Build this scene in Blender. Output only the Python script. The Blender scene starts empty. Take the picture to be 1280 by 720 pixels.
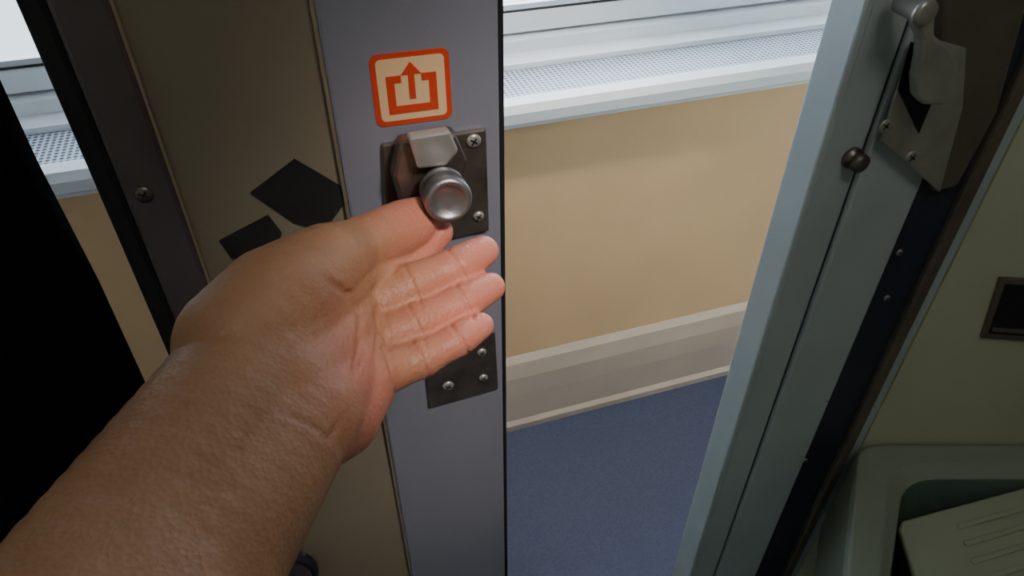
import bpy, bmesh, math, random
from mathutils import Vector, Matrix
random.seed(4)
TH=math.radians(39.8); CH=1.45; FP=900.0
CAM=Vector((0,0,CH))
def ray(px,py):
    x=px-640; dy=py-360
    return Vector((x, FP*math.cos(TH)-dy*math.sin(TH), -FP*math.sin(TH)-dy*math.cos(TH)))
def W(px,py,Z): return CAM+ray(px,py)*(Z/FP)
YAW=math.radians(16.3); C=math.cos(YAW); S=math.sin(YAW)
class Fr:
    def __init__(s,o,yaw):
        s.o=Vector(o); s.U=Vector((math.cos(yaw),math.sin(yaw),0)); s.N=Vector((math.sin(yaw),-math.cos(yaw),0)); s.Z=Vector((0,0,1))
        s.R=Matrix((s.U,-s.N,s.Z)).transposed()   # local x=U, y=-N (away), z up
    def pt(s,u,n,z): return s.o+s.U*u+s.N*n+s.Z*z
    def hit(s,px,py,n=0):
        d=ray(px,py); p0=s.o+s.N*n
        t=(p0-CAM).dot(s.N)/d.dot(s.N); q=CAM+d*t
        return ((q-s.o).dot(s.U), q.z)
    def mat(s,u,n,z):
        M=s.R.to_4x4(); M.translation=s.pt(u,n,z); return M
D=.44
DF=Fr((0,D,0),YAW)
CF=Fr((0,1.208,0),math.radians(18.2))
WF=Fr((0,.56,0),0.0)
WM={}
def place(o,M,parent=None):
    WM[o.name]=M
    if parent: 
        o.parent=parent; o.matrix_basis=WM[parent.name].inverted()@M
    else: o.matrix_world=M
def link(o): bpy.context.scene.collection.objects.link(o)
def empty(name,M,parent=None,label=None,cat=None,**k):
    o=bpy.data.objects.new(name,None); link(o); o.empty_display_size=.05; place(o,M,parent)
    tag(o,label,cat,**k); return o
def tag(o,label=None,cat=None,**k):
    if label:o["label"]=label
    if cat:o["category"]=cat
    for a,b in k.items(): o[a]=b
def fin(name,bm,M,mats,parent=None,smooth=False,bevel=0,seg=2,**k):
    me=bpy.data.meshes.new(name)
    bmesh.ops.recalc_face_normals(bm,faces=bm.faces[:]); bm.to_mesh(me); bm.free()
    if not isinstance(mats,(list,tuple)): mats=[mats]
    for m in mats: me.materials.append(m)
    o=bpy.data.objects.new(name,me); link(o); place(o,M,parent)
    if smooth:
        for p in me.polygons:p.use_smooth=True
    if bevel:
        b=o.modifiers.new('b','BEVEL'); b.width=bevel; b.segments=seg; b.limit_method='ANGLE'
    tag(o,**k); return o
def box(name,fr,u0,u1,n0,n1,z0,z1,mat,parent=None,bevel=.0015,**k):
    bm=bmesh.new(); bmesh.ops.create_cube(bm,size=1)
    bmesh.ops.scale(bm,vec=(u1-u0,n1-n0,z1-z0),verts=bm.verts)
    return fin(name,bm,fr.mat((u0+u1)/2,(n0+n1)/2,(z0+z1)/2),mat,parent,bevel=bevel,**k)
def prism(name,fr,pts,n0,n1,mat,parent=None,bevel=.001,**k):
    """polygon (u,z) extruded from n0 to n1"""
    cu=sum(p[0] for p in pts)/len(pts); cz=sum(p[1] for p in pts)/len(pts)
    bm=bmesh.new()
    vs=[bm.verts.new((p[0]-cu,0,p[1]-cz)) for p in pts]
    f=bm.faces.new(vs)
    r=bmesh.ops.extrude_face_region(bm,geom=[f])
    bmesh.ops.translate(bm,vec=(0,-(n1-n0),0),verts=[v for v in r['geom'] if isinstance(v,bmesh.types.BMVert)])
    return fin(name,bm,fr.mat(cu,n0,cz),mat,parent,bevel=bevel,**k)
def lathe(name,M,prof,mat,parent=None,seg=40,knurl=0,bevel=0,**k):
    """profile list (r, h) about local -Y (towards viewer)"""
    bm=bmesh.new(); rings=[]
    for r,h in prof:
        ring=[]
        for i in range(seg):
            a=2*math.pi*i/seg; rr=r*(1+(knurl if i%2 else 0))
            ring.append(bm.verts.new((rr*math.cos(a),-h,rr*math.sin(a))))
        rings.append(ring)
    for a,b in zip(rings,rings[1:]):
        for i in range(seg): bm.faces.new((a[i],a[(i+1)%seg],b[(i+1)%seg],b[i]))
    bm.faces.new(rings[0]); bm.faces.new(rings[-1])
    return fin(name,bm,M,mat,parent,smooth=(knurl==0),**k) if not bevel else fin(name,bm,M,mat,parent,bevel=bevel,**k)
# ---------------- materials
def mat(name,col,rough=.5,metal=0,noise=0,nscale=20,bump=0,bscale=200,col2=None,spec=.5):
    m=bpy.data.materials.new(name); m.use_nodes=True; nt=m.node_tree; b=nt.nodes['Principled BSDF']
    b.inputs['Roughness'].default_value=rough; b.inputs['Metallic'].default_value=metal; b.inputs['Specular IOR Level'].default_value=spec
    tc=nt.nodes.new('ShaderNodeTexCoord')
    n=nt.nodes.new('ShaderNodeTexNoise'); n.inputs['Scale'].default_value=nscale; n.inputs['Detail'].default_value=5
    nt.links.new(tc.outputs['Object'],n.inputs['Vector'])
    mx=nt.nodes.new('ShaderNodeMixRGB'); mx.inputs[1].default_value=(*col,1)
    c2=col2 if col2 else tuple(c*(1-noise) for c in col); mx.inputs[2].default_value=(*c2,1)
    rp=nt.nodes.new('ShaderNodeValToRGB'); rp.color_ramp.elements[0].position=.35; rp.color_ramp.elements[1].position=.68
    nt.links.new(n.outputs['Fac'],rp.inputs[0]); nt.links.new(rp.outputs[0],mx.inputs[0]); nt.links.new(mx.outputs[0],b.inputs['Base Color'])
    if bump:
        n2=nt.nodes.new('ShaderNodeTexNoise'); n2.inputs['Scale'].default_value=bscale; nt.links.new(tc.outputs['Object'],n2.inputs['Vector'])
        bp=nt.nodes.new('ShaderNodeBump'); bp.inputs['Strength'].default_value=bump; bp.inputs['Distance'].default_value=.001
        nt.links.new(n2.outputs['Fac'],bp.inputs['Height']); nt.links.new(bp.outputs[0],b.inputs['Normal'])
    return m
M_stile=mat('stile_paint',(.245,.25,.30),.38,.15,.12,6,.1,400)
M_hinge=mat('hinge_stile_paint',(.11,.08,.085),.4,.2,.2,9,.1,300)
M_panel=mat('door_laminate',(.22,.185,.13),.45,0,.12,7,.05,500)
M_bead=mat('bead_metal',(.4,.32,.24),.35,.6,.1)
M_black=mat('black_rubber',(.006,.006,.008),.7,0,.2,60,.2,300)
M_tape=mat('black_tape',(.018,.017,.018),.55,0,.3,30,.3,300)
M_cloth=mat('black_cloth',(.004,.004,.005),.95,0,.3,60,.5,900,spec=.1)
M_steel=mat('steel',(.50,.48,.44),.35,.6,.25,30,.1,500)
M_dsteel=mat('worn_steel',(.27,.23,.20),.36,.85,.45,40,.25,300)
M_knob=mat('knob_steel',(.36,.35,.36),.42,.9,.35,60,.2,500)
M_jamb=mat('jamb_paint',(.50,.56,.58),.42,.1,.1,8,.05,400)
M_navy=mat('navy_rubber',(.022,.028,.05),.45,0,.2,40,.1,300)
M_brown=mat('bronze_metal',(.20,.16,.13),.4,.4,.3,12,.1,300)
M_cream=mat('cream_laminate',(.52,.52,.38),.5,0,.08,5,.05,400)
M_green=mat('basin_enamel',(.30,.34,.26),.3,0,.1,8)
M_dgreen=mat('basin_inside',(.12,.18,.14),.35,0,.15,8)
M_tray=mat('tray_plastic',(.44,.48,.35),.45,0,.1,8)
M_tan=mat('tan_laminate',(.72,.47,.26),.5,0,.12,3,.05,300)
M_skirt=mat('skirting',(.56,.45,.36),.4,.2,.12,6)
M_white=mat('white_enamel',(.86,.89,.94),.3,.0,.05,6)
M_floor=mat('navy_floor',(.055,.07,.13),.7,0,.3,260,.2,400)
M_ceil=mat('ceiling_paint',(.6,.6,.58),.7)
M_red=mat('sign_red',(.62,.055,.02),.4,0,.05)
M_cre=mat('sign_cream',(.80,.55,.30),.45,0,.05)
M_hair=mat('hair_strands',(.16,.085,.045),.6)
def grille_mat():
    m=bpy.data.materials.new('perforated_steel'); m.use_nodes=True; nt=m.node_tree; b=nt.nodes['Principled BSDF']
    tc=nt.nodes.new('ShaderNodeTexCoord'); sc=nt.nodes.new('ShaderNodeVectorMath'); sc.operation='MULTIPLY'; sc.inputs[1].default_value=(100,100,0)
    fr=nt.nodes.new('ShaderNodeVectorMath'); fr.operation='FRACTION'; sb=nt.nodes.new('ShaderNodeVectorMath'); sb.operation='SUBTRACT'; sb.inputs[1].default_value=(.5,.5,0)
    ln=nt.nodes.new('ShaderNodeVectorMath'); ln.operation='LENGTH'; gt=nt.nodes.new('ShaderNodeMath'); gt.operation='GREATER_THAN'; gt.inputs[1].default_value=.34
    L=nt.links.new; L(tc.outputs['Object'],sc.inputs[0]);L(sc.outputs[0],fr.inputs[0]);L(fr.outputs[0],sb.inputs[0]);L(sb.outputs[0],ln.inputs[0]);L(ln.outputs['Value'],gt.inputs[0])
    mx=nt.nodes.new('ShaderNodeMixRGB'); mx.inputs[1].default_value=(.05,.06,.075,1); mx.inputs[2].default_value=(.50,.54,.62,1); L(gt.outputs[0],mx.inputs[0]); L(mx.outputs[0],b.inputs['Base Color'])
    b.inputs['Roughness'].default_value=.45; return m
M_grille=grille_mat()
def glass():
    m=bpy.data.materials.new('window_glass'); m.use_nodes=True; b=m.node_tree.nodes['Principled BSDF']
    b.inputs['Transmission Weight'].default_value=1; b.inputs['Roughness'].default_value=.02; b.inputs['IOR'].default_value=1.1; b.inputs['Base Color'].default_value=(.85,.93,1,1); return m
M_glass=glass()
# ---------------- room
def slab(name,x0,x1,y0,y1,z0,z1,m,label,cat):
    fr=Fr((0,0,0),0)
    return box(name,fr,x0,x1,-y1,-y0,z0,z1,m,bevel=0,label=label,cat=cat,kind='structure')
slab('floor',-2,3,-1,3.2,-.05,0,M_floor,"dark navy blue speckled carpet floor of the train corridor","floor")
slab('ceiling',-2,3,-1,1.75,2.35,2.4,M_ceil,"pale painted train corridor ceiling","ceiling")
slab('wall_back',-2,3,-1.05,-1,0,2.35,M_cream,"cream laminate wall of the train vestibule","wall")
slab('wall_side',-2.05,-2,-1,1.0,0,2.35,M_cream,"cream laminate end wall of the train vestibule","wall")
box('wall_corridor',CF,-1.9,2.6,-.06,0,.0,.87,M_tan,bevel=0,label="tan laminate wall panel below the corridor window",cat="wall",kind='structure')
sk=bmesh.new()
prof=[(0,0),(.034,0),(.036,.02),(.028,.032),(.026,.12),(.022,.175),(.012,.215),(.0,.232)]
va=[sk.verts.new((-1.9,-p[0],p[1])) for p in prof]; vb=[sk.verts.new((2.6,-p[0],p[1])) for p in prof]
for i in range(len(prof)): sk.faces.new((va[i],va[(i+1)%len(prof)],vb[(i+1)%len(prof)],vb[i]))
sk.faces.new(va); sk.faces.new(vb)
fin('baseboard_corridor',sk,CF.mat(0,0,0),M_skirt,label="pale beige metal skirting along the corridor wall",cat="baseboard",kind='structure')
hc=empty('heater_cover',CF.mat(.2,0,.87),label="white window ledge heater cover with perforated grey grille",cat="heater cover")
def rail(name,pr,m,parent):
    bm=bmesh.new(); a=[bm.verts.new((-1.9,-p[0],p[1])) for p in pr]; b=[bm.verts.new((2.6,-p[0],p[1])) for p in pr]; n=len(pr)
    for i in range(n): bm.faces.new((a[i],a[(i+1)%n],b[(i+1)%n],b[i]))
    bm.faces.new(a); bm.faces.new(b)
    return fin(name,bm,CF.mat(0,0,0),m,parent)
rail('fascia',[(0,.850),(.035,.850),(.045,.857),(.047,.877),(.038,.89),(.018,.895),(.012,.888),(.0,.888)],M_white,hc)
rail('lower_lip',[(0,.832),(.012,.832),(.016,.850),(0,.850)],M_white,hc)
box('grille',CF,-1.9,2.6,-.115,-.004,.870,.886,M_grille,hc,bevel=0)
rail('rear_rail',[(-.15,.87),(-.115,.87),(-.115,.897),(-.15,.905)],M_white,hc)
wn=empty('window_1',CF.mat(.2,-.19,.9),label="corridor train window in a white metal frame",cat="window",kind='structure')
box('window_sill',CF,-1.9,2.6,-.25,-.15,.0,.93,M_white,wn,bevel=.003)
box('window_frame',CF,-1.9,2.6,-.25,-.17,.935,.975,M_white,wn,bevel=.003)
box('window_gasket',CF,-1.9,2.6,-.20,-.172,.975,.980,M_tape,wn,bevel=.001)
box('window_pane',CF,-1.9,2.6,-.22,-.215,.980,2.0,M_glass,wn,bevel=0)
box('window_head',CF,-1.9,2.6,-.25,-.17,2.0,2.35,M_white,wn,bevel=.003)
# ---------------- the door leaf
def U(r,Dd=D): return r*Dd/(C-r*S)
door=empty('door_1',DF.mat(U(-.3),0,.01),label="narrow folding train door with beige panel and painted metal stiles",cat="door",kind='structure')
u=[U(-.675),U(-.63),U(-.543),U(-.27),U(-.022)]
box('hinge_stile',DF,u[1],u[2],-.018,.006,.01,2.0,M_hinge,door,bevel=.003,label="purplish brown painted edge stile")
box('rubber_seal',DF,u[0],u[1],-.015,.002,.01,2.0,M_black,door,bevel=.004,label="black rubber edge seal")
box('door_panel',DF,u[2],u[3],-.014,0,.01,2.0,M_panel,door,bevel=0,label="beige laminate panel")
box('bead',DF,u[2]-.001,u[2]+.0016,0,.004,.01,2.0,M_bead,door,bevel=.0006)
box('bead',DF,u[3]-.0025,u[3]+.001,0,.004,.01,2.0,M_bead,door,bevel=.0008)
box('lock_stile',DF,u[3],u[4],-.018,.006,.01,2.0,M_stile,door,bevel=.002,label="slate lavender painted lock stile")
box('edge_strip',DF,u[4],u[4]+.004,-.016,.003,.01,2.0,M_black,door,bevel=.001)
SN=.006
def screw(fr,px,py,n,parent,r=.0042,m=M_steel,name='screw',ang=.6):
    a,z=fr.hit(px,py,n)
    o=lathe(name,fr.mat(a,n,z),[(r,0),(r,.0007),(r*.75,.0016),(r*.35,.0019)],m,parent,seg=20)
    for k in (0,math.pi/2):
        bm=bmesh.new(); bmesh.ops.create_cube(bm,size=1); bmesh.ops.scale(bm,vec=(r*1.1,.0004,r*.22),verts=bm.verts)
        fin('screw_slot',bm,WM[o.name]@Matrix.Translation((0,-.0019,0))@Matrix.Rotation(ang+k,4,'Y'),M_black,o)
    return o
screw(DF,180,243,SN,door,.0055,M_dsteel)
def patch(pts,name='tape_patch'):
    q=[DF.hit(*p) for p in pts]; return prism(name,DF,q,.0002,.0012,M_tape,door,bevel=0,label="black tape patch")
patch([(313,240),(368,198),(440,240),(405,288),(368,278)])
patch([(274,300),(335,268),(352,290),(345,318),(290,322)])
def rrect(cx,cz,w,h,r,n=6):
    p=[]
    for sx,sz,a0 in ((1,1,0),(-1,1,90),(-1,-1,180),(1,-1,270)):
        for i in range(n+1):
            a=math.radians(a0+90*i/n); p.append((cx+sx*(w/2-r)+r*math.cos(a),cz+sz*(h/2-r)+r*math.sin(a)))
    return p
cu,cz=DF.hit(515,110,SN); w=.048; h=.046
sg=empty('sign_sticker',DF.mat(cu,SN,cz),door,label="red and cream square exit pictogram sticker")
prism('sticker_border',DF,rrect(cu,cz,w,h,.005),SN,SN+.0005,M_red,sg,bevel=0)
prism('sticker_face',DF,rrect(cu,cz,w*.86,h*.86,.003),SN+.0005,SN+.0008,M_cre,sg,bevel=0)
def P(l): return [(cu+a*w,cz+b*h) for a,b in l]
prism('bracket_symbol',DF,P([(-.13,.2),(-.32,.2),(-.32,-.33),(.32,-.33),(.32,.2),(.13,.2),(.13,.1),(.22,.1),(.22,-.22),(-.22,-.22),(-.22,.1),(-.13,.1)]),SN+.0008,SN+.0012,M_red,sg,bevel=0)
prism('arrow_symbol',DF,P([(-.04,-.14),(.04,-.14),(.04,.2),(.13,.2),(0,.37),(-.13,.2),(-.04,.2)]),SN+.0008,SN+.0012,M_red,sg,bevel=0)
# latch on the stile
lat=empty('latch',DF.mat(*(lambda a:(a[0],SN,a[1]))(DF.hit(545,235,SN))),door,label="worn steel turn latch")
def q(px,py,n): return DF.hit(px,py,n)
prism('latch_plate',DF,[q(*p,SN) for p in ((476,178),(606,158),(610,285),(482,312))],SN,SN+.004,M_dsteel,lat,bevel=.0012)
prism('latch_housing',DF,[q(*p,SN+.01) for p in ((496,172),(566,160),(582,196),(570,262),(505,275),(488,214))],SN+.004,SN+.018,M_dsteel,lat,bevel=.003)
prism('latch_cam',DF,[q(*p,SN+.022) for p in ((508,168),(560,160),(572,186),(556,205),(520,208))],SN+.018,SN+.026,M_steel,lat,bevel=.002)
a,z=q(556,248,SN+.02)
lathe('latch_spindle',DF.mat(a,SN+.004,z),[(.010,0),(.010,.018),(.008,.02),(.008,.03)],M_dsteel,lat)
a,z=q(560,254,SN+.045)
kM=DF.mat(a,SN+.026,z)@Matrix.Rotation(math.radians(-10),4,'X')
lathe('latch_knob',kM,[(.011,0),(.0148,.002),(.0148,.005),(.013,.006),(.013,.009),(.0150,.010),(.0150,.021),(.0138,.0235),(.0108,.0245),(.0103,.0234),(.003,.0234)],M_knob,lat,seg=64)
screw(DF,592,176,SN+.004,lat,.005); screw(DF,490,300,SN+.004,lat,.004); screw(DF,598,270,SN+.004,lat,.004)
kp=empty('keeper_plate',DF.mat(*(lambda a:(a[0],SN,a[1]))(DF.hit(575,460,SN))),door,label="dark steel lock plate with screws")
prism('plate_body',DF,[q(*p,SN) for p in ((528,432),(618,412),(622,484),(536,508))],SN,SN+.003,M_dsteel,kp,bevel=.001)
screw(DF,560,482,SN+.003,kp,.005); screw(DF,602,440,SN+.003,kp,.004); screw(DF,604,472,SN+.003,kp,.004)
a,z=q(340,722,.002)
lathe('cup_handle',DF.mat(a,.0005,z),[(.045,0),(.045,.006),(.043,.010),(.040,.009),(.039,.0025),(.02,.002)],[M_navy],door,seg=64,label="dark round recessed cup pull")
# ---------------- curtain
bm=bmesh.new(); n=90; uu0=U(-.755); uu1=-.75
cols=[]
for i in range(n+1):
    t=i/n; uu=uu0+(uu1-uu0)*t; off=.008*math.sin(t*34)+.004*math.sin(t*81+1)
    cols.append([bm.verts.new((uu+ .0015*math.sin(j*2.1)*(i==0), -off*(1 if i else 0), .02+2.1*j/24)) for j in range(25)])
for a_,b_ in zip(cols,cols[1:]):
    for j in range(24): bm.faces.new((a_[j],b_[j],b_[j+1],a_[j+1]))
cur=fin('curtain',bm,DF.mat(0,0,0),M_cloth,smooth=True,label="heavy black pleated curtain hanging beside the door",cat="curtain")
so=cur.modifiers.new('s','SOLIDIFY'); so.thickness=.006
# ---------------- door frame
fm=empty('door_frame',DF.mat(U(.56),0,0),label="pale blue grey metal door frame with dark rubber strip",cat="door frame")
def V(r): return U(r)
box('jamb',DF,V(.476),V(.545),-.03,.002,0,2.2,M_jamb,fm,bevel=.003)
box('jamb_lip',DF,V(.476)-.002,V(.476)+.006,-.03,.006,0,2.2,M_jamb,fm,bevel=.002)
box('jamb_groove',DF,V(.545),V(.550),-.03,-.001,0,2.2,M_navy,fm,bevel=0)
box('jamb_cover',DF,V(.550),V(.655),-.03,.004,0,2.2,M_jamb,fm,bevel=.003)
box('rubber_strip',DF,V(.655),V(.725),-.03,.002,0,2.2,M_navy,fm,bevel=.003,label="dark navy rubber strip")
box('edge_trim',DF,V(.725),V(.745),-.03,.008,0,2.2,M_brown,fm,bevel=.003,label="bronze metal edge trim")
box('white_bead',DF,V(.745),V(.765),-.03,.004,0,2.2,M_jamb,fm,bevel=.002)
for px,py in ((1124,315),(1108,372),(1032,500),(1006,575)): screw(DF,px,py,.002,fm,.0035)
a,z=DF.hit(1064,196,.002)
lathe('bumper',DF.mat(a,.002,z),[(.009,0),(.009,.004),(.006,.005),(.006,.008),(.008,.009),(.008,.013),(.005,.015)],M_dsteel,fm,label="small dark bumper stud")
st=empty('strike_latch',DF.mat(*(lambda a:(a[0],.004,a[1]))(DF.hit(1150,120,.004))),fm,label="steel strike plate with swinging hook lever")
g=lambda l,n:[DF.hit(px,py,n) for px,py in l]
prism('strike_box',DF,g([(1180,-30),(1292,-30),(1245,140),(1195,232),(1165,240),(1168,120)],.01),.002,.012,M_brown,st,bevel=.003)
prism('strike_plate',DF,g([(1140,40),(1200,56),(1196,130),(1168,236),(1096,172),(1110,120)],.008),.012,.015,M_steel,st,bevel=.001)
prism('strike_hole',DF,g([(1138,52),(1165,60),(1168,120),(1148,167),(1122,112)],.015),.015,.0155,M_black,st,bevel=0)
lv=[(1138,8),(1146,-2),(1160,0),(1167,14),(1162,30),(1166,44),(1184,58),(1194,76),(1192,104),(1186,122),(1172,130),(1152,129),(1142,120),(1141,96),(1146,72),(1148,50),(1140,30)]
prism('hook_lever',DF,g(lv,.03),.024,.034,M_steel,st,bevel=.003)
a,z=DF.hit(1151,14,.034); lathe('lever_pivot',DF.mat(a,.015,z),[(.0075,0),(.0075,.02),(.009,.021),(.009,.024),(.006,.026)],M_steel,st)
screw(DF,1106,157,.015,st,.0055); screw(DF,1139,196,.015,st,.006)
# ---------------- right wall and basin
xw=V(.765)*C
box('wall_right',WF,xw+.0,1.6,-.03,0,0,2.35,M_cream,bevel=0,label="cream green laminate wall panel beside the door frame",cat="wall",kind='structure')
slab('wall_end',1.6,1.65,-1,.6,0,2.35,M_cream,"cream laminate end wall of the washing corner","wall")
pq=[WF.hit(*p) for p in ((1246,346),(1300,330),(1300,424),(1225,420))]
pl=empty('wall_plaque',WF.mat(pq[0][0]+.03,0,pq[0][1]-.03),label="black wall plaque with a thin bronze border",cat="plaque")
prism('plaque_frame',WF,[WF.hit(*p) for p in ((1248,345),(1420,352),(1395,432),(1224,420))],0.0,.004,M_brown,pl,bevel=.001)
prism('plaque_face',WF,[WF.hit(*p,) for p in ((1254,352),(1412,359),(1389,425),(1233,413))],.004,.005,M_black,pl,bevel=0)
prism('plaque_line',WF,[WF.hit(*p,) for p in ((1238,405),(1386,416),(1385,421),(1237,410))],.005,.0055,M_brown,pl,bevel=0)
bs=empty('washbasin',Matrix.Translation((.6,.45,.6)),label="grey green moulded washbasin fixed to the cream wall",cat="washbasin")
zb=.735
def arcpoly(cs,r=.03,n=6):
    out=[]
    for i,c in enumerate(cs):
        c=Vector(c); p=(Vector(cs[i-1])-c).normalized(); nx=(Vector(cs[(i+1)%len(cs)])-c).normalized()
        a0=c+p*r; b0=c+nx*r
        for k in range(n+1):
            t=k/n; out.append(a0*(1-t)**2+c*2*t*(1-t)+b0*t*t)
    return out
outer=arcpoly([(.425,.559),(.315,.31),(.95,.31),(.95,.559)],.025)
i1=arcpoly([(.455,.528),(.362,.34),(.92,.34),(.92,.528)],.035)
i2=arcpoly([(.468,.515),(.382,.352),(.905,.352),(.905,.515)],.04)
i3=arcpoly([(.50,.49),(.42,.375),(.87,.375),(.87,.49)],.05)
bm=bmesh.new()
def ring(pts,z): return [bm.verts.new((p[0]-.6,p[1]-.45,z-.6)) for p in pts]
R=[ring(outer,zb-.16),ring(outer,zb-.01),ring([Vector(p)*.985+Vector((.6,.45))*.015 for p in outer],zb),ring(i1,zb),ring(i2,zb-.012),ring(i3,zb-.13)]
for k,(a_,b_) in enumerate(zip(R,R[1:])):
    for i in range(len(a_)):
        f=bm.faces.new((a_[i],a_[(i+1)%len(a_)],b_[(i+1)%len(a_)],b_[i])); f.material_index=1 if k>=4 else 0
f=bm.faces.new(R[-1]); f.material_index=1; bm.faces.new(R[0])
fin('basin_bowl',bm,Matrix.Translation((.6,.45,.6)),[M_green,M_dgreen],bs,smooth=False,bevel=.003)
box('basin_pedestal',Fr((0,0,0),0),.45,.93,-.555,-.36,0,.58,M_green,bs,bevel=.01)
tr=empty('soap_tray',Matrix.Translation((.50,.43,zb-.02)),bs,label="pale green cream ribbed plastic soap tray")
def onz(px,py,z):
    d=ray(px,py); t=(z-CH)/d.z; return CAM+d*t
zt=zb-.022
tp=[onz(*p,zt) for p in ((1122,652),(1290,606),(1350,740),(1170,800))]
bm=bmesh.new(); vs=[bm.verts.new(Vector((p.x,p.y,0))-Vector((.5,.43,0))) for p in [tp[0].lerp(tp[1],.03),tp[0].lerp(tp[1],.97),tp[1].lerp(tp[2],.05),tp[2],tp[3],tp[0].lerp(tp[3],.06)]]; f=bm.faces.new(vs)
r_=bmesh.ops.extrude_face_region(bm,geom=[f]); bmesh.ops.translate(bm,vec=(0,0,-.01),verts=[v for v in r_['geom'] if isinstance(v,bmesh.types.BMVert)])
fin('tray_body',bm,Matrix.Translation((.5,.43,zt)),M_tray,tr,bevel=.004,seg=3)
for k in range(5):
    t=.2+.16*k
    A=tp[0].lerp(tp[3],t).lerp(tp[1].lerp(tp[2],t),.38); B=tp[0].lerp(tp[3],t).lerp(tp[1].lerp(tp[2],t),.92)
    c_=(A+B)/2; d_=(B-A); bm=bmesh.new(); bmesh.ops.create_cube(bm,size=1); bmesh.ops.scale(bm,vec=(d_.length,.006,.005),verts=bm.verts)
    fin('tray_rib',bm,Matrix.Translation(c_+Vector((0,0,.0015)))@Matrix.Rotation(math.atan2(d_.y,d_.x),4,'Z'),M_tray,tr,bevel=.0015)
# ---------------- arm and hand
chains=[
 [(-330,1420,.16,250),(0,960,.20,185),(165,700,.26,133),(312,465,.33,86)],
 [(-300,1470,.16,250),(45,985,.20,180),(205,738,.26,134),(366,522,.33,80)],
 # palm: from wrist to the four knuckles
 [(312,465,.33,84),(355,390,.36,72),(430,345,.41,44)],
 [(340,495,.33,84),(400,430,.38,62),(442,392,.415,42)],
 [(372,525,.33,78),(420,470,.375,56),(452,432,.405,42)],
 [(366,527,.33,78),(420,520,.36,56),(448,482,.38,47),(462,468,.39,38)],
 # thumb
 [(300,430,.33,80),(345,378,.35,72),(408,328,.385,50),(440,312,.41,38),(470,300,.43,37),(505,284,.452,35),(526,272,.462,27)],
 # index curling behind the knob
 [(430,345,.41,42),(498,335,.45,29),(530,305,.468,25),(545,290,.470,22)],
 # middle
 [(442,392,.415,40),(500,364,.425,28),(515,357,.427,30),(545,344,.434,25),(572,333,.44,26),(604,314,.452,20)],
 # ring
 [(452,432,.405,38),(505,412,.413,27),(520,406,.415,29),(552,391,.423,24),(580,377,.43,25),(613,359,.44,19)],
 # little
 [(462,468,.39,36),(510,455,.40,25),(525,449,.402,26),(550,437,.407,21),(574,424,.412,22),(601,407,.42,17)],
]
bm=bmesh.new()
for ci,ch in enumerate(chains):
    for a_,b_ in zip(ch,ch[1:]):
        pa,pb=W(*a_[:3]),W(*b_[:3]); ra,rb=a_[3]*a_[2]/FP,b_[3]*b_[2]/FP
        L=(pb-pa).length; k=max(3,int(L/(min(ra,rb)*.28)))
        for i in range(k+1):
            t=i/k; c_=pa.lerp(pb,t); r=ra+(rb-ra)*t
            bmesh.ops.create_icosphere(bm,subdivisions=3,radius=r,matrix=Matrix.Translation(c_))
me=bpy.data.meshes.new('arm_src'); bm.to_mesh(me); bm.free()
o=bpy.data.objects.new('arm_src',me); link(o)
rm=o.modifiers.new('r','REMESH'); rm.mode='VOXEL'; rm.voxel_size=.0014
smm=o.modifiers.new('s','SMOOTH'); smm.factor=.5; smm.iterations=7
dg=bpy.context.evaluated_depsgraph_get(); dg.update()
me2=bpy.data.meshes.new_from_object(o.evaluated_get(dg))
bpy.data.objects.remove(o)
creases=[]
def cr(pts,Z,d=.0012,w=.0022):
    creases.append(([W(px,py,Z) for px,py in pts],d,w))
for ch in chains[8:11]:
    for t_,(a_,b_) in ((0,(ch[4],ch[5])),(0,(ch[2],ch[3])),(.5,(ch[0],ch[1]))):
        c_=[a_[i]+(b_[i]-a_[i])*t_ for i in range(4)]
        dx,dy=b_[0]-a_[0],b_[1]-a_[1]; l=math.hypot(dx,dy); nx,ny=-dy/l,dx/l
        r=c_[3]; Z=c_[2]-r*c_[2]/FP*.8
        cr([(c_[0]+nx*r*s_+3*(1-s_*s_)*dx/l,c_[1]+ny*r*s_) for s_ in (-.95,-.5,0,.5,.95)],Z,.0012,.0012)
cr([(408,350),(436,368),(452,398),(450,440),(434,492)],.355,.0024,.0022)
cr([(472,385),(474,415),(468,450)],.385,.0014,.0016)
cr([(392,566),(414,545),(430,520)],.31,.001,.0016)
cr([(425,560),(390,532),(350,516)],.295,.0008,.0014)
def segd(p,a,b):
    ab=b-a; t=max(0,min(1,(p-a).dot(ab)/ab.length_squared)); return p-(a+ab*t)
for v in me2.vertices:
    p=v.co
    for pts,d,w_ in creases:
        if (p-pts[len(pts)//2]).length>.09: continue
        best=1e9
        vd=(p-CAM).normalized()
        for a_,b_ in zip(pts,pts[1:]):
            dv=segd(p,a_,b_); dl=dv-vd*dv.dot(vd)
            if abs(dv.dot(vd))<.03: best=min(best,dl.length)
        if best<w_*2.2 and v.normal.dot(vd)<-.1:
            v.co=v.co-v.normal*d*math.exp(-(best/w_)**2*1.5)
att=me2.attributes.new('pink','FLOAT','POINT')
palmc=W(445,500,.36); tips=[W(*c[-1][:3]) for c in chains[6:]]
for v in me2.vertices:
    dd=min((v.co-t).length for t in tips); pk=max(0,1-dd/.075)
    pk=max(pk,.85*math.exp(-((v.co-palmc).length/.04)**2))
    att.data[v.index].value=min(1,pk)
for p in me2.polygons:p.use_smooth=True
sk_=bpy.data.materials.new('skin'); sk_.use_nodes=True; nt=sk_.node_tree; b=nt.nodes['Principled BSDF']
at=nt.nodes.new('ShaderNodeAttribute'); at.attribute_name='pink'
tc=nt.nodes.new('ShaderNodeTexCoord'); nz=nt.nodes.new('ShaderNodeTexNoise'); nz.inputs['Scale'].default_value=35; nz.inputs['Detail'].default_value=8
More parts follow.
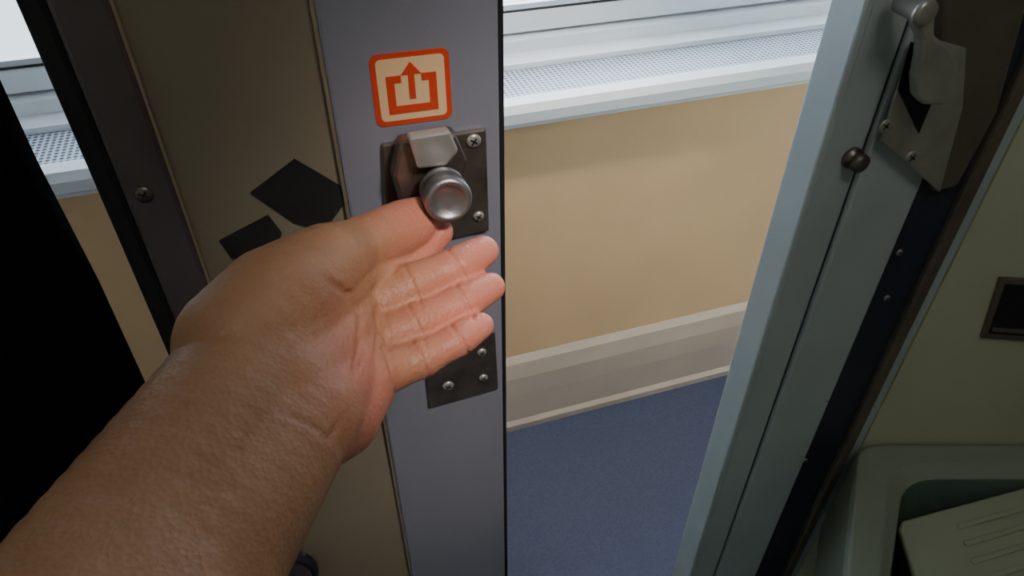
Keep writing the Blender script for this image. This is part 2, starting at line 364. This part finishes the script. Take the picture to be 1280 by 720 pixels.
mx=nt.nodes.new('ShaderNodeMixRGB'); mx.inputs[1].default_value=(.50,.27,.14,1); mx.inputs[2].default_value=(.31,.145,.075,1)
mp=nt.nodes.new('ShaderNodeMixRGB'); mp.inputs[2].default_value=(.62,.20,.14,1)
L=nt.links.new
L(tc.outputs['Object'],nz.inputs['Vector']); L(nz.outputs['Fac'],mx.inputs[0]); L(mx.outputs[0],mp.inputs[1]); L(at.outputs['Fac'],mp.inputs[0]); L(mp.outputs[0],b.inputs['Base Color'])
b.inputs['Roughness'].default_value=.52; b.inputs['Subsurface Weight'].default_value=.1; b.inputs['Subsurface Radius'].default_value=(.012,.004,.002); b.inputs['Subsurface Scale'].default_value=.4
vo=nt.nodes.new('ShaderNodeTexVoronoi'); vo.inputs['Scale'].default_value=420; L(tc.outputs['Object'],vo.inputs['Vector'])
bp=nt.nodes.new('ShaderNodeBump'); bp.inputs['Strength'].default_value=.4; bp.inputs['Distance'].default_value=.0008
n3=nt.nodes.new('ShaderNodeTexNoise'); n3.inputs['Scale'].default_value=90; L(tc.outputs['Object'],n3.inputs['Vector'])
ad=nt.nodes.new('ShaderNodeMath'); L(vo.outputs['Distance'],ad.inputs[0]); L(n3.outputs['Fac'],ad.inputs[1]); L(ad.outputs[0],bp.inputs['Height']); L(bp.outputs[0],b.inputs['Normal'])
me2.materials.clear(); me2.materials.append(sk_)
arm=bpy.data.objects.new('person',me2); link(arm)
org=W(345,490,.33); me2.transform(Matrix.Translation(-org)); place(arm,Matrix.Translation(org))
tag(arm,"person's bare reaching forearm with hand gripping the steel door latch","person")
bm=bmesh.new(); cand=[v for v in me2.vertices]; cnt=0
axis=(W(345,490,.33)-W(60,990,.20)).normalized()
for _ in range(14000):
    v=random.choice(cand); wp=v.co+org
    s_=(wp-W(345,490,.33)).dot(axis)
    if s_>-.01 or s_<-.2: continue
    side=v.normal.dot(Vector((-.75,.2,.6)))
    if side<.25: continue
    d=(axis*.7+Vector((random.uniform(-.3,.3),random.uniform(-.3,.3),-.5))+v.normal*.2).normalized()
    ln=random.uniform(.004,.009); p0=v.co.copy(); w_=v.normal.cross(d).normalized()*.00004
    p1=p0+d*ln*.5+v.normal*.0006; p2=p0+d*ln+v.normal*.0004
    q_=[bm.verts.new(x) for x in (p0-w_,p0+w_,p1+w_*.8,p1-w_*.8,p2)]
    bm.faces.new((q_[0],q_[1],q_[2],q_[3])); bm.faces.new((q_[3],q_[2],q_[4])); cnt+=1
    if cnt>1200: break
fin('arm_hair',bm,Matrix.Translation(org),M_hair,arm,kind='stuff')
# ---------------- lights
def area(name,loc,tgt,size,power,col):
    l=bpy.data.lights.new(name,'AREA'); l.energy=power; l.color=col; l.size=size; l.shape='SQUARE'
    o=bpy.data.objects.new(name,l); link(o); o.location=loc
    o.rotation_euler=(Vector(tgt)-Vector(loc)).to_track_quat('-Z','Y').to_euler(); return o
def spot(name,loc,tgt,ang,blend,power,col,rad=.06):
    l=bpy.data.lights.new(name,'SPOT'); l.energy=power; l.color=col; l.spot_size=math.radians(ang); l.spot_blend=blend; l.shadow_soft_size=rad
    o=bpy.data.objects.new(name,l); link(o); o.location=loc
    o.rotation_euler=(Vector(tgt)-Vector(loc)).to_track_quat('-Z','Y').to_euler(); return o
area('daylight_lamp',(.2,2.5,2.3),(.15,1.2,.8),1.2,140,(.85,.93,1))
spot('added_corridor_spot',(.12,.75,2.25),(.10,1.2,.35),40,.9,80,(1,.94,.85))  # unseen spot, added to brighten mid-corridor and fall off to the right
spot('added_latch_spot',(.45,-.15,2.0),(-.02,.46,1.03),24,1,50,(1,.9,.85))  # narrow spot added to pool light on hand and latch, no real fitting
area('added_vestibule_fill',(.3,-.3,2.25),(.2,.5,.9),.4,2.4,(1,.95,.9))  # unseen soft fill, added to lift the jamb and right side
w=bpy.data.worlds.new('World'); bpy.context.scene.world=w; w.use_nodes=True
w.node_tree.nodes['Background'].inputs[0].default_value=(.85,.93,1,1); w.node_tree.nodes['Background'].inputs[1].default_value=2.4
cd=bpy.data.cameras.new('Camera'); cd.sensor_width=36; cd.lens=FP/1280*36; cd.clip_start=.01
co=bpy.data.objects.new('Camera',cd); link(co); co.location=CAM; co.rotation_euler=(math.pi/2-TH,0,0)
bpy.context.scene.camera=co
